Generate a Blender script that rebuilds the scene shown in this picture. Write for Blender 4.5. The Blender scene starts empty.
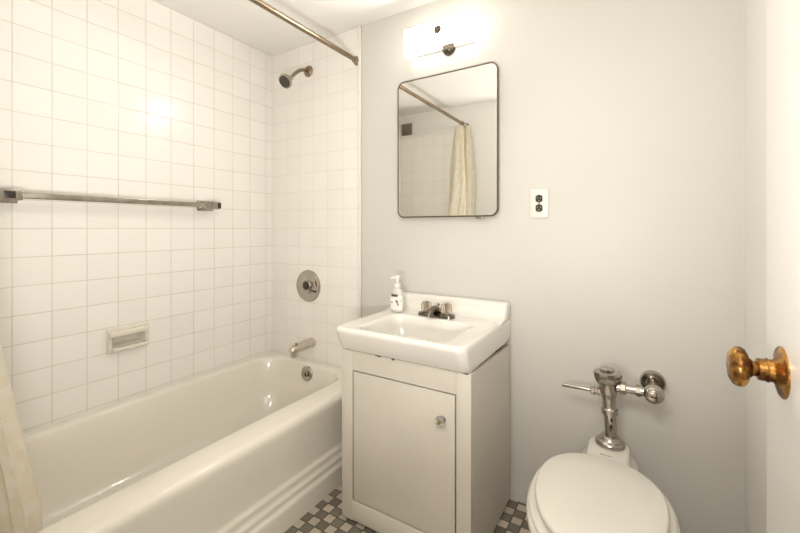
import bpy, bmesh, math, random
from mathutils import Vector, Matrix

random.seed(7)
sc = bpy.context.scene
C = sc.collection
PI = math.pi

# ------------------------------------------------------------------ camera
cam_data = bpy.data.cameras.new('camera')
cam = bpy.data.objects.new('camera', cam_data)
C.objects.link(cam)
cam.location = (0, 0, 1.153)
cam.rotation_euler = (math.radians(90), 0, math.radians(31.5))
cam_data.sensor_width = 36
cam_data.lens = 390 / 800 * 36
cam_data.shift_y = -38 / 800
cam_data.clip_start = 0.02
sc.camera = cam

# ------------------------------------------------------------------ world, light, exposure
world = bpy.data.worlds.new('world')
sc.world = world
world.use_nodes = True
world.node_tree.nodes['Background'].inputs[0].default_value = (1.0, 0.98, 0.95, 1)
world.node_tree.nodes['Background'].inputs[1].default_value = 0.5
REAR_FILL_WATTS = 7.0
CEILING_FILL_WATTS = 7.5
LAMP_EMIT = 7.0
LAMP_HOT = 85.0
sc.view_settings.view_transform = 'Standard'
sc.view_settings.look = 'None'
sc.view_settings.exposure = 1.6
sc.view_settings.gamma = 1.0
sc.view_settings.use_curve_mapping = False
# added fill light, unseen, high up behind the camera
hl = bpy.data.lights.new('rear_fill_light', 'AREA')
hl.shape = 'RECTANGLE'
hl.size = 0.8
hl.size_y = 0.5
hl.energy = REAR_FILL_WATTS
hl.color = (1.0, 0.96, 0.91)
hlo = bpy.data.objects.new('rear_fill_light', hl)
C.objects.link(hlo)
hlo.location = (-0.2, -0.55, 2.18)
hlo.rotation_euler = (math.radians(40), 0, math.radians(5))

# second added fill, out of view, aimed up to brighten ceiling and tub side
fl = bpy.data.lights.new('ceiling_fill_light', 'AREA')
fl.shape = 'DISK'
fl.size = 0.25
fl.energy = CEILING_FILL_WATTS
fl.color = (1.0, 0.97, 0.93)
flo = bpy.data.objects.new('ceiling_fill_light', fl)
C.objects.link(flo)
flo.location = (-0.22, 0.0, 0.9)
flo.rotation_euler = Vector((-0.34, 0.38, 1.0)).to_track_quat('-Z', 'Y').to_euler()

# ------------------------------------------------------------------ helpers
ORG = {}


def link(name, bm, mat, parent=None, smooth=True, angle=40):
    bmesh.ops.recalc_face_normals(bm, faces=bm.faces[:])
    xs = [v.co for v in bm.verts]
    lo = Vector((min(v.x for v in xs), min(v.y for v in xs), min(v.z for v in xs)))
    hi = Vector((max(v.x for v in xs), max(v.y for v in xs), max(v.z for v in xs)))
    c = (lo + hi) / 2
    for v in bm.verts:
        v.co -= c
    me = bpy.data.meshes.new(name)
    bm.to_mesh(me)
    bm.free()
    for m in (mat if isinstance(mat, (list, tuple)) else [mat]):
        me.materials.append(m)
    o = bpy.data.objects.new(name, me)
    C.objects.link(o)
    if smooth:
        for p in me.polygons:
            p.use_smooth = True
        me.set_sharp_from_angle(angle=math.radians(angle))
    po = Vector((0, 0, 0))
    if parent is not None:
        o.parent = parent
        po = ORG[parent.name]
    o.location = c - po
    ORG[o.name] = c
    return o


def thing(name, loc, label, cat, group=None):
    o = bpy.data.objects.new(name, None)
    o.empty_display_size = 0.05
    C.objects.link(o)
    o.location = loc
    ORG[o.name] = Vector(loc)
    return tag(o, label, cat, group)


def tag(o, label, cat, group=None):
    o['label'] = label
    o['category'] = cat
    if group:
        o['group'] = group
    return o


def struct(name, bm, mat, smooth=False):
    o = link(name, bm, mat, None, smooth)
    o['kind'] = 'structure'
    return o


def box(bm, x0, x1, y0, y1, z0, z1, bev=0.0, seg=2, mi=0):
    r = bmesh.ops.create_cube(bm, size=1)
    vs = r['verts']
    for v in vs:
        v.co = Vector(((x0 + x1) / 2 + v.co.x * (x1 - x0), (y0 + y1) / 2 + v.co.y * (y1 - y0), (z0 + z1) / 2 + v.co.z * (z1 - z0)))
    fs = list({f for v in vs for f in v.link_faces})
    for f in fs:
        f.material_index = mi
    if bev > 0:
        es = list({e for v in vs for e in v.link_edges})
        bmesh.ops.bevel(bm, geom=es, offset=bev, segments=seg, profile=0.5, affect='EDGES')


def basis(axis):
    a = Vector(axis).normalized()
    t = Vector((0, 0, 1)) if abs(a.z) < 0.9 else Vector((0, 1, 0))
    u = a.cross(t).normalized()
    w = u.cross(a).normalized()
    return a, u, w


def lathe(bm, origin, axis, prof, seg=32, su=1.0, sw=1.0, cap=True):
    """prof: (radius, height along axis) pairs"""
    o = Vector(origin)
    a, u, w = basis(axis)
    rings = []
    for r, h in prof:
        if r <= 1e-6:
            rings.append([bm.verts.new(o + a * h)])
        else:
            rings.append([bm.verts.new(o + a * h + u * (r * su * math.cos(2 * PI * k / seg)) + w * (r * sw * math.sin(2 * PI * k / seg))) for k in range(seg)])
    for A, B in zip(rings, rings[1:]):
        if len(A) == 1 and len(B) == 1:
            continue
        for k in range(seg):
            k2 = (k + 1) % seg
            if len(A) == 1:
                bm.faces.new((A[0], B[k], B[k2]))
            elif len(B) == 1:
                bm.faces.new((A[k], A[k2], B[0]))
            else:
                bm.faces.new((A[k], A[k2], B[k2], B[k]))
    if cap:
        if len(rings[0]) > 1:
            bm.faces.new(rings[0][::-1])
        if len(rings[-1]) > 1:
            bm.faces.new(rings[-1])


def sweep(bm, pts, rads, seg=20, cap=True, flat=1.0):
    """tube along points; flat squashes it along the second frame axis"""
    pts = [Vector(p) for p in pts]
    if not isinstance(rads, (list, tuple)):
        rads = [rads] * len(pts)
    rings = []
    prev_u = None
    for i, p in enumerate(pts):
        d = (pts[min(i + 1, len(pts) - 1)] - pts[max(i - 1, 0)]).normalized()
        if prev_u is None:
            _, u, w = basis(d)
        else:
            u = (prev_u - d * prev_u.dot(d)).normalized()
            w = u.cross(d).normalized()
        prev_u = u
        rings.append([bm.verts.new(p + u * (rads[i] * math.cos(2 * PI * k / seg)) + w * (flat * rads[i] * math.sin(2 * PI * k / seg))) for k in range(seg)])
    for A, B in zip(rings, rings[1:]):
        for k in range(seg):
            k2 = (k + 1) % seg
            bm.faces.new((A[k], A[k2], B[k2], B[k]))
    if cap:
        bm.faces.new(rings[0][::-1])
        bm.faces.new(rings[-1])


def bez(p0, p1, p2, p3, n=10):
    p0, p1, p2, p3 = map(Vector, (p0, p1, p2, p3))
    return [(1 - t) ** 3 * p0 + 3 * (1 - t) ** 2 * t * p1 + 3 * (1 - t) * t * t * p2 + t ** 3 * p3 for t in [i / n for i in range(n + 1)]]


def rrect(x0, x1, y0, y1, r, n=8):
    """rounded rectangle outline, counter-clockwise; r is one radius or four (x0y0, x1y0, x1y1, x0y1)"""
    if not isinstance(r, (list, tuple)):
        r = [r] * 4
    out = []
    for (cx, cy, a0, q) in ((x0, y0, PI, r[0]), (x1, y0, 1.5 * PI, r[1]), (x1, y1, 0, r[2]), (x0, y1, 0.5 * PI, r[3])):
        sx = cx + (q if cx == x0 else -q)
        sy = cy + (q if cy == y0 else -q)
        for k in range(n + 1):
            a = a0 + 0.5 * PI * k / n
            out.append((sx + q * math.cos(a), sy + q * math.sin(a)))
    return out


def loft(bm, loops, cap0=False, cap1=False, mi=0):
    """loops: lists of 3D points with equal counts"""
    rings = [[bm.verts.new(p) for p in L] for L in loops]
    n = len(rings[0])
    for A, B in zip(rings, rings[1:]):
        for k in range(n):
            k2 = (k + 1) % n
            f = bm.faces.new((A[k], A[k2], B[k2], B[k]))
            f.material_index = mi
    if cap0:
        bm.faces.new(rings[0][::-1])
    if cap1:
        bm.faces.new(rings[-1])
    return rings


def at_z(L, z):
    return [(x, y, z) for x, y in L]


def prism(bm, poly, axis, a0, a1):
    """extrude a 2D polygon; axis 'X' takes (y,z) points, 'Y' takes (x,z), 'Z' takes (x,y)"""
    def p(q, a):
        return {'X': (a, q[0], q[1]), 'Y': (q[0], a, q[1]), 'Z': (q[0], q[1], a)}[axis]
    loft(bm, [[p(q, a0) for q in poly], [p(q, a1) for q in poly]], True, True)


# ------------------------------------------------------------------ materials
def nt(name):
    m = bpy.data.materials.new(name)
    m.use_nodes = True
    t = m.node_tree
    return m, t, t.nodes['Principled BSDF']


class N:
    """tiny node-building helper"""
    def __init__(self, t):
        self.t = t

    def new(self, kind, **kw):
        n = self.t.nodes.new(kind)
        for k, v in kw.items():
            setattr(n, k, v)
        return n

    def math(self, op, a, b=None, c=None, clamp=False):
        n = self.new('ShaderNodeMath', operation=op, use_clamp=clamp)
        for i, v in enumerate((a, b, c)):
            if v is None:
                continue
            if isinstance(v, (int, float)):
                n.inputs[i].default_value = v
            else:
                self.t.links.new(v, n.inputs[i])
        return n.outputs[0]

    def mix(self, fac, a, b):
        n = self.new('ShaderNodeMix', data_type='RGBA')
        for s, v in ((n.inputs[0], fac), (n.inputs[6], a), (n.inputs[7], b)):
            if isinstance(v, (int, float)):
                s.default_value = v
            elif isinstance(v, tuple):
                s.default_value = (*v, 1) if len(v) == 3 else v
            else:
                self.t.links.new(v, s)
        return n.outputs[2]

    def noise(self, scale, detail=3, rough=0.5, vec=None):
        n = self.new('ShaderNodeTexNoise')
        n.inputs['Scale'].default_value = scale
        n.inputs['Detail'].default_value = detail
        n.inputs['Roughness'].default_value = rough
        if vec is None:
            g = self.new('ShaderNodeNewGeometry')
            vec = g.outputs['Position']
        self.t.links.new(vec, n.inputs['Vector'])
        return n.outputs[0]

    def ramp(self, v, lo, hi):
        n = self.new('ShaderNodeMapRange')
        n.inputs[1].default_value = lo
        n.inputs[2].default_value = hi
        self.t.links.new(v, n.inputs[0])
        return n.outputs[0]

    def bump(self, h, strength, dist, normal=None):
        n = self.new('ShaderNodeBump')
        n.inputs['Strength'].default_value = strength
        n.inputs['Distance'].default_value = dist
        self.t.links.new(h, n.inputs['Height'])
        return n.outputs[0]


def simple(name, col, rough=0.5, metal=0.0, var=0.06, scale=8, coat=0.0, bump=0.0, bscale=60, **kw):
    m, t, b = nt(name)
    n = N(t)
    f = n.ramp(n.noise(scale, 4), 0.3, 0.7)
    dark = tuple(c * (1 - var) for c in col)
    t.links.new(n.mix(f, dark, col), b.inputs['Base Color'])
    b.inputs['Roughness'].default_value = rough
    b.inputs['Metallic'].default_value = metal
    b.inputs['Coat Weight'].default_value = coat
    b.inputs['Coat Roughness'].default_value = 0.06
    for k, v in kw.items():
        b.inputs[k].default_value = v
    if bump:
        t.links.new(n.bump(n.noise(bscale, 3), bump, 0.002), b.inputs['Normal'])
    return m


def tile_mat(name, ua, u0, up, v0, vp, colA, colB, grout, gw, rough, checker=False, tilt=0.004, ua2='Z'):
    """square tiles in world metres: ua picks the horizontal axis, ua2 the other; u0/v0 a grout line, up/vp the pitch"""
    m, t, b = nt(name)
    n = N(t)
    g = n.new('ShaderNodeNewGeometry')
    s = n.new('ShaderNodeSeparateXYZ')
    t.links.new(g.outputs['Position'], s.inputs[0])
    U = n.math('DIVIDE', n.math('SUBTRACT', s.outputs[ua], u0), up)
    V = n.math('DIVIDE', n.math('SUBTRACT', s.outputs[ua2], v0), vp)
    iu, iv = n.math('FLOOR', U), n.math('FLOOR', V)
    fu, fv = n.math('SUBTRACT', U, iu), n.math('SUBTRACT', V, iv)
    du = n.math('MULTIPLY', n.math('MINIMUM', fu, n.math('SUBTRACT', 1.0, fu)), up)
    dv = n.math('MULTIPLY', n.math('MINIMUM', fv, n.math('SUBTRACT', 1.0, fv)), vp)
    d = n.math('MINIMUM', du, dv)
    mask = n.ramp(d, gw * 0.35, gw * 0.75)          # 0 in the joint, 1 on the tile
    cell = n.new('ShaderNodeCombineXYZ')
    t.links.new(iu, cell.inputs[0])
    t.links.new(iv, cell.inputs[1])
    wn = n.new('ShaderNodeTexWhiteNoise', noise_dimensions='2D')
    t.links.new(cell.outputs[0], wn.inputs['Vector'])
    if checker:
        par = n.math('MODULO', n.math('ABSOLUTE', n.math('ADD', iu, iv)), 2.0)
        par = n.ramp(par, 0.4, 0.6)
        base = n.mix(par, colA, colB)
        var = n.math('MULTIPLY_ADD', wn.outputs['Value'], 0.28, 0.78)
        vm = n.new('ShaderNodeVectorMath', operation='SCALE')
        t.links.new(base, vm.inputs[0])
        t.links.new(var, vm.inputs['Scale'])
        base = vm.outputs[0]
    else:
        base = n.mix(wn.outputs['Value'], colA, colB)
    gv = n.ramp(n.noise(5, 3), 0.3, 0.7)
    gcol = n.mix(gv, tuple(c * 0.85 for c in grout), grout)
    t.links.new(n.mix(mask, gcol, base), b.inputs['Base Color'])
    t.links.new(n.math('MULTIPLY_ADD', mask, rough - 0.7, 0.7), b.inputs['Roughness'])
    # pillowed edges, joints and a slight random tilt of each tile
    edge = n.math('POWER', n.ramp(d, gw * 0.3, gw * 0.3 + 0.004), 0.5)
    sep = n.new('ShaderNodeSeparateColor')
    t.links.new(wn.outputs['Color'], sep.inputs[0])
    tx = n.math('MULTIPLY', n.math('SUBTRACT', sep.outputs[0], 0.5), n.math('MULTIPLY', fu, tilt))
    ty = n.math('MULTIPLY', n.math('SUBTRACT', sep.outputs[1], 0.5), n.math('MULTIPLY', fv, tilt))
    wav = n.math('MULTIPLY', n.noise(14, 1), 0.0012)
    h = n.math('ADD', n.math('ADD', n.math('MULTIPLY', edge, 0.0011), n.math('ADD', tx, ty)), wav)
    t.links.new(n.bump(h, 0.6, 1.0), b.inputs['Normal'])
    return m


WHITE_TILE_A = (0.875, 0.84, 0.785)
WHITE_TILE_B = (0.90, 0.868, 0.815)
GROUT = (0.69, 0.64, 0.555)
M = {}
M['tile_left'] = tile_mat('white_wall_tile_left', 'Y', 0.477, 0.1142, 1.153, 0.108, WHITE_TILE_A, WHITE_TILE_B, GROUT, 0.0025, 0.16, tilt=0.002)
M['tile_back'] = tile_mat('white_wall_tile_back', 'X', -1.279, 0.1115, 1.153, 0.108, WHITE_TILE_A, WHITE_TILE_B, (0.75, 0.70, 0.62), 0.0020, 0.16, tilt=0.002)
M['floor'] = tile_mat('checker_floor_tile', 'X', -1.112, 0.0425, 1.196, 0.0417, (0.56, 0.49, 0.39), (0.185, 0.165, 0.13), (0.10, 0.085, 0.06), 0.004, 0.35, checker=True, tilt=0.002, ua2='Y')
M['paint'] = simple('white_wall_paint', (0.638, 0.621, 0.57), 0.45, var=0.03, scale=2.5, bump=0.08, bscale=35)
M['ceiling'] = simple('white_ceiling_paint', (0.90, 0.88, 0.84), 0.7, var=0.02, scale=2, bump=0.06, bscale=30)
M['paint_lit'] = simple('lamplit_wall_paint', (0.87, 0.85, 0.81), 0.45, var=0.02, scale=2.5)  # wall paint lightened: lamp light put into the colour of these walls
M['door'] = simple('white_gloss_door_paint', (0.88, 0.86, 0.82), 0.3, var=0.02, scale=4, bump=0.1, bscale=18)
M['hall'] = simple('hall_wall_paint', (0.72, 0.68, 0.62), 0.6)
M['hallfloor'] = simple('hall_wood_floor', (0.30, 0.18, 0.09), 0.4, var=0.3, scale=12)
M['enamel'] = simple('cream_tub_enamel', (0.86, 0.815, 0.72), 0.13, var=0.03, scale=3, coat=0.5)
M['china'] = simple('white_sink_china', (0.80, 0.77, 0.71), 0.12, var=0.025, scale=4, coat=0.5)
M['toilet_china'] = simple('white_toilet_china', (0.74, 0.705, 0.63), 0.12, var=0.03, scale=5, coat=0.5)
M['seat'] = simple('white_seat_plastic', (0.74, 0.71, 0.64), 0.22, var=0.02, scale=5)
M['ceramic'] = simple('cream_soap_dish_ceramic', (0.80, 0.75, 0.645), 0.12, var=0.04, scale=10, coat=0.4)
M['chrome'] = simple('chrome', (0.50, 0.465, 0.415), 0.10, 1.0, var=0.12, scale=14)
M['worn_chrome'] = simple('worn_chrome', (0.44, 0.40, 0.34), 0.22, 1.0, var=0.35, scale=22)
M['dull_steel'] = simple('dull_steel', (0.42, 0.36, 0.285), 0.32, 1.0, var=0.25, scale=30)
M['frame_steel'] = simple('dark_frame_steel', (0.20, 0.17, 0.13), 0.3, 1.0, var=0.25, scale=30)
M['spout_metal'] = simple('brushed_spout_metal', (0.66, 0.61, 0.53), 0.25, 1.0, var=0.2, scale=26)
M['dark_chrome'] = simple('tarnished_dark_chrome', (0.25, 0.22, 0.18), 0.18, 1.0, var=0.4, scale=60)
M['lamp_metal'] = simple('dark_nickel', (0.13, 0.11, 0.085), 0.35, 1.0, var=0.2, scale=40)
M['rod'] = simple('tarnished_rod_metal', (0.36, 0.28, 0.19), 0.30, 1.0, var=0.3, scale=18)
M['mirror'] = simple('mirror_glass', (0.86, 0.86, 0.83), 0.0, 1.0, var=0.01)
M['black'] = simple('black_plastic', (0.025, 0.018, 0.012), 0.3)
M['dark_rubber'] = simple('dark_nozzle_face', (0.06, 0.05, 0.04), 0.4)
M['white_plastic'] = simple('white_plastic', (0.80, 0.76, 0.69), 0.35, var=0.02)
M['gap'] = simple('dark_cabinet_inside', (0.05, 0.038, 0.025), 0.9)
M['white_metal'] = simple('white_painted_steel', (0.80, 0.77, 0.71), 0.35, var=0.02)
M['amber'] = simple('amber_acrylic', (0.96, 0.86, 0.70), 0.05, var=0.1, scale=60, **{'Transmission Weight': 0.92, 'IOR': 1.49})
M['clear'] = simple('clear_glass_knob', (0.92, 0.88, 0.78), 0.05, var=0.05, scale=60, **{'Transmission Weight': 0.7, 'IOR': 1.49})
M['bottle'] = simple('translucent_white_bottle', (0.88, 0.85, 0.78), 0.18, var=0.03, **{'Transmission Weight': 0.3, 'IOR': 1.4})
M['label'] = simple('bottle_label_paper', (0.83, 0.80, 0.74), 0.4)
M['brass_screw'] = simple('brass_screw', (0.45, 0.30, 0.10), 0.3, 1.0)
M['grille'] = simple('grey_vent_metal', (0.30, 0.26, 0.21), 0.5, 0.3)
M['ink'] = simple('dark_print', (0.09, 0.075, 0.07), 0.5)


def worn_paint(name, col, chip):
    """old brush-painted wood: faint scuffs and yellowish smudges"""
    m, t, b = nt(name)
    n = N(t)
    f = n.ramp(n.noise(3.5, 5, 0.6), 0.35, 0.7)
    base = n.mix(f, tuple(c * 0.93 for c in col), col)
    sp = n.ramp(n.noise(55, 4, 0.7), 0.70, 0.76)
    t.links.new(n.mix(n.math('MULTIPLY', sp, 0.35), base, chip), b.inputs['Base Color'])
    b.inputs['Roughness'].default_value = 0.42
    g = n.new('ShaderNodeNewGeometry')
    mp = n.new('ShaderNodeMapping')
    mp.inputs['Scale'].default_value = (60, 60, 4)
    t.links.new(g.outputs['Position'], mp.inputs[0])
    t.links.new(n.bump(n.noise(1.0, 3, 0.5, mp.outputs[0]), 0.2, 0.0012), b.inputs['Normal'])
    return m


M['cabinet'] = worn_paint('old_white_cabinet_paint', (0.655, 0.61, 0.53), (0.30, 0.24, 0.17))
M['chip'] = worn_paint('chipped_edge_paint', (0.20, 0.155, 0.10), (0.6, 0.55, 0.45))


def brass_mat():
    m, t, b = nt('aged_brass')
    n = N(t)
    f = n.ramp(n.noise(30, 5, 0.65), 0.42, 0.62)
    c = n.mix(f, (0.085, 0.032, 0.008), (0.56, 0.29, 0.075))
    t.links.new(c, b.inputs['Base Color'])
    b.inputs['Metallic'].default_value = 0.9
    t.links.new(n.math('MULTIPLY_ADD', f, -0.18, 0.40), b.inputs['Roughness'])
    t.links.new(n.bump(n.noise(60, 3), 0.25, 0.002), b.inputs['Normal'])
    return m


M['brass'] = brass_mat()


def curtain_mat():
    """cream vinyl with a basket pattern of lighter and darker blocks, slightly see-through"""
    m, t, b = nt('cream_vinyl_curtain')
    n = N(t)
    uv = n.new('ShaderNodeUVMap')
    br = n.new('ShaderNodeTexBrick')
    br.offset = 0.5
    br.inputs['Scale'].default_value = 1.0
    br.inputs['Brick Width'].default_value = 0.050
    br.inputs['Row Height'].default_value = 0.030
    br.inputs['Mortar Size'].default_value = 0.0
    br.inputs['Color1'].default_value = (0.90, 0.84, 0.70, 1)
    br.inputs['Color2'].default_value = (0.95, 0.93, 0.86, 1)
    t.links.new(uv.outputs[0], br.inputs['Vector'])
    t.links.new(br.outputs['Color'], b.inputs['Base Color'])
    b.inputs['Roughness'].default_value = 0.25
    tr = n.new('ShaderNodeBsdfTranslucent')
    t.links.new(br.outputs['Color'], tr.inputs['Color'])
    mx = n.new('ShaderNodeMixShader')
    mx.inputs[0].default_value = 0.6
    t.links.new(b.outputs[0], mx.inputs[1])
    t.links.new(tr.outputs[0], mx.inputs[2])
    t.links.new(mx.outputs[0], t.nodes['Material Output'].inputs['Surface'])
    return m


M['curtain'] = curtain_mat()


def shade_mat(name, power, hot=0.0):
    """lit pressed-glass shade"""
    m, t, b = nt(name)
    n = N(t)
    b.inputs['Base Color'].default_value = (0.9, 0.88, 0.84, 1)
    b.inputs['Roughness'].default_value = 0.15
    v = n.new('ShaderNodeTexVoronoi')
    v.inputs['Scale'].default_value = 90
    g = n.new('ShaderNodeNewGeometry')
    t.links.new(g.outputs['Position'], v.inputs['Vector'])
    b.inputs['Emission Color'].default_value = (1.0, 0.965, 0.92, 1)
    st = n.math('MULTIPLY_ADD', n.ramp(v.outputs['Distance'], 0.0, 0.8), power * 0.5, power * 0.8)
    if hot:                                           # brightest where the bulb sits behind the glass
        vd = n.new('ShaderNodeVectorMath', operation='DISTANCE')
        t.links.new(g.outputs['Position'], vd.inputs[0])
        vd.inputs[1].default_value = (-0.774, 1.585, 2.031)
        q = n.math('DIVIDE', vd.outputs['Value'], 0.038)
        st = n.math('ADD', st, n.math('MULTIPLY', n.math('EXPONENT', n.math('MULTIPLY', n.math('MULTIPLY', q, q), -1.0)), hot))
    t.links.new(st, b.inputs['Emission Strength'])
    return m


M['shade'] = shade_mat('lit_pressed_glass', LAMP_EMIT, LAMP_HOT)
M['shade_end'] = shade_mat('lit_pressed_glass_end', LAMP_EMIT * 0.12)
M['shade_inside'] = shade_mat('lit_pressed_glass_inside', LAMP_EMIT * 0.12)

# ------------------------------------------------------------------ room shell
L, R, B, F, H = -1.964, 0.294, 1.667, 0.05, 2.235     # left, right, back, front wall faces and ceiling
TE = -1.279                                          # where the tiled end of the tub alcove stops
T = 0.10
bm = bmesh.new(); box(bm, L - T, R + T, -0.05, B + T, -0.08, 0); struct('floor', bm, M['floor'])
bm = bmesh.new(); box(bm, L - T, R + T, -0.05, B + T, H, H + 0.08); struct('ceiling', bm, M['ceiling'])
bm = bmesh.new(); 
hy0, hy1, hz0, hz1 = 0.796, 0.919, 0.634, 0.688          # pocket for the recessed soap dish
box(bm, L - T, L, -0.05, hy0, 0, H); box(bm, L - T, L, hy1, B + T, 0, H)
box(bm, L - T, L, hy0, hy1, 0, hz0); box(bm, L - T, L, hy0, hy1, hz1, H)
box(bm, L - T, L - 0.06, hy0, hy1, hz0, hz1)
struct('wall_left', bm, M['tile_left'])
bm = bmesh.new()
box(bm, L, TE, B, B + T, 0, H, mi=0)
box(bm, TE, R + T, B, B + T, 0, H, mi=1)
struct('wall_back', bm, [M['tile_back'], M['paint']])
bm = bmesh.new(); box(bm, R, R + T, -0.05, B, 0, H); struct('wall_right', bm, M['paint_lit'])
# wall with the doorway the picture is taken through
DX0, DX1, DH = -0.62, 0.218, 2.06
bm = bmesh.new()
box(bm, L, TE, -0.05, F, 0, 2.02, mi=0)
box(bm, L, TE, -0.05, F - 0.004, 2.02, H, mi=1)
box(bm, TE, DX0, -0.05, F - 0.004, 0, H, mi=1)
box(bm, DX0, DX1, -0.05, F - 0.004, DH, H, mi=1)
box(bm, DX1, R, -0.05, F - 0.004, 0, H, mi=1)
struct('wall_front', bm, [M['tile_back'], M['paint_lit']])
# rounded edge where the tile stops on the end wall of the tub
bm = bmesh.new(); box(bm, TE, TE + 0.018, B - 0.014, B, 0, H, 0.006, 3); struct('trim_1', bm, M['white_plastic'], True)
# hallway behind the photographer
bm = bmesh.new(); box(bm, -2.2, 1.6, -1.35, -0.05, -0.08, 0); struct('floor_hall', bm, M['hallfloor'])
bm = bmesh.new(); box(bm, -2.2, 1.6, -1.35, -0.05, 2.3, 2.38); struct('ceiling_hall', bm, M['ceiling'])
bm = bmesh.new(); box(bm, -2.2, 1.6, -1.45, -1.35, 0, 2.3); struct('wall_hall', bm, M['hall'])

# ------------------------------------------------------------------ the open door at the right, with its knob
DF = 0.175                                            # face of the door leaf
bm = bmesh.new(); box(bm, DF, DF + 0.036, 0.075, 0.846, 0.012, 2.03, 0.003, 2)
door = struct('door_1', bm, M['door'], True)
KY, KZ = 0.762, 0.947
bm = bmesh.new()
lathe(bm, (DF, KY, KZ), (-1, 0, 0), [(0.0, 0.0585), (0.0, 0.0600), (0.010, 0.0607), (0.019, 0.0595), (0.0255, 0.0560), (0.0288, 0.0510), (0.0292, 0.0465), (0.0270, 0.0415), (0.0205, 0.0380), (0.0125, 0.0360), (0.0110, 0.034), (0.0108, 0.022)][1:], 40)
lathe(bm, (DF, KY, KZ), (-1, 0, 0), [(0.0, 0.036), (0.0128, 0.0355), (0.0138, 0.0345), (0.0128, 0.0335), (0.0, 0.033)], 32)
knob = link('door_knob', bm, M['brass'], door)
bm = bmesh.new()
lathe(bm, (DF, KY, KZ), (-1, 0, 0), [(0.0155, 0.006), (0.0160, 0.012), (0.0158, 0.0150), (0.0172, 0.0155), (0.0172, 0.0175), (0.0158, 0.018), (0.0155, 0.0265), (0.0145, 0.0275), (0.0, 0.0275)], 32)
link('knob_collar', bm, M['brass'], knob)
bm = bmesh.new()
lathe(bm, (DF, KY, KZ), (-1, 0, 0), [(0.0365, 0.0), (0.0365, 0.0015), (0.0345, 0.0032), (0.029, 0.0042), (0.022, 0.0062), (0.0165, 0.0098), (0.0145, 0.0115), (0.0, 0.0118)], 40)
link('knob_rose', bm, M['brass'], knob)
bm = bmesh.new()
box(bm, DF + 0.006, DF + 0.030, 0.844, 0.849, 0.83, 0.91, 0.002, 2)
prism(bm, [(DF + 0.009, 0.849), (DF + 0.009, 0.857), (DF + 0.014, 0.859), (DF + 0.026, 0.849)], 'Z', 0.862, 0.892)
link('latch_bolt', bm, M['door'], door)

# ------------------------------------------------------------------ bathtub
def tub_loop(xo, yi, z, r, xi=L + 0.002, yb=B - 0.002):
    return at_z(rrect(xi, xo, yi, yb, r, 10), z)


tub = thing('bathtub', (-1.57, 0.86, 0), 'long cream enamel bathtub built into the tiled corner', 'bathtub')
Y0 = F + 0.002
bm = bmesh.new()
rs = 0.006
sh = []
for xo, z in ((-1.148, 0.0), (-1.148, 0.072), (-1.150, 0.084), (-1.154, 0.088), (-1.158, 0.092), (-1.159, 0.100), (-1.158, 0.108), (-1.160, 0.115), (-1.164, 0.119), (-1.168, 0.124), (-1.168, 0.138),
              (-1.168, 0.146), (-1.172, 0.153), (-1.177, 0.158), (-1.179, 0.168), (-1.179, 0.22), (-1.177, 0.30), (-1.174, 0.345), (-1.173, 0.360), (-1.175, 0.370), (-1.181, 0.379), (-1.190, 0.3845), (-1.202, 0.386), (-1.24, 0.3865)):
    sh.append(tub_loop(xo, Y0, z, rs))
# flat rim then the bowl: (wall-side edge, room-side edge, near end, far end, z, corner radius)
for xi, xo, yn, yf, z, r in ((L + .044, -1.293, Y0 + .06, B - .042, 0.386, .13), (L + .050, -1.300, Y0 + .068, B - .048, 0.384, .135), (L + .054, -1.306, Y0 + .075, B - .052, 0.378, .14),
                             (L + .058, -1.312, Y0 + .085, B - .056, 0.364, .14), (L + .068, -1.326, Y0 + .11, B - .064, 0.30, .145), (L + .082, -1.350, Y0 + .16, B - .070, 0.20, .15),
                             (L + .10, -1.368, Y0 + .22, B - .085, 0.12, .16), (L + .125, -1.392, Y0 + .27, B - .11, 0.085, .17), (L + .17, -1.44, Y0 + .33, B - .16, 0.068, .16), (L + .24, -1.51, Y0 + .5, B - .3, 0.064, .08)):
    sh.append(at_z(rrect(xi, xo, yn, yf, r, 10), z))
loft(bm, sh, False, True)
link('tub_body', bm, M['enamel'], tub, angle=50)
bm = bmesh.new()
oc, ax = Vector((-1.600, B - 0.0625, 0.333)), Vector((0, -1, 0.13))
lathe(bm, oc, ax, [(0.041, -0.004), (0.041, 0.004), (0.038, 0.0072), (0.031, 0.0085), (0.027, 0.007), (0.0, 0.0075)], 36)
ov = link('overflow_plate', bm, M['chrome'], tub)
bm = bmesh.new()
lathe(bm, oc + Vector((0, 0, 0.0)), ax, [(0.012, 0.004), (0.012, 0.010), (0.009, 0.012), (0.0, 0.0125)], 24)
box(bm, oc.x - 0.005, oc.x + 0.005, oc.y - 0.024, oc.y - 0.006, oc.z - 0.012, oc.z + 0.010, 0.003)
link('trip_lever', bm, M['worn_chrome'], ov)
bm = bmesh.new()
lathe(bm, (-1.62, B - 0.25, 0.064), (0, 0, 1), [(0.030, 0.0), (0.030, 0.002), (0.024, 0.004), (0.0, 0.003)], 28)
link('drain', bm, M['chrome'], tub)

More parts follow.
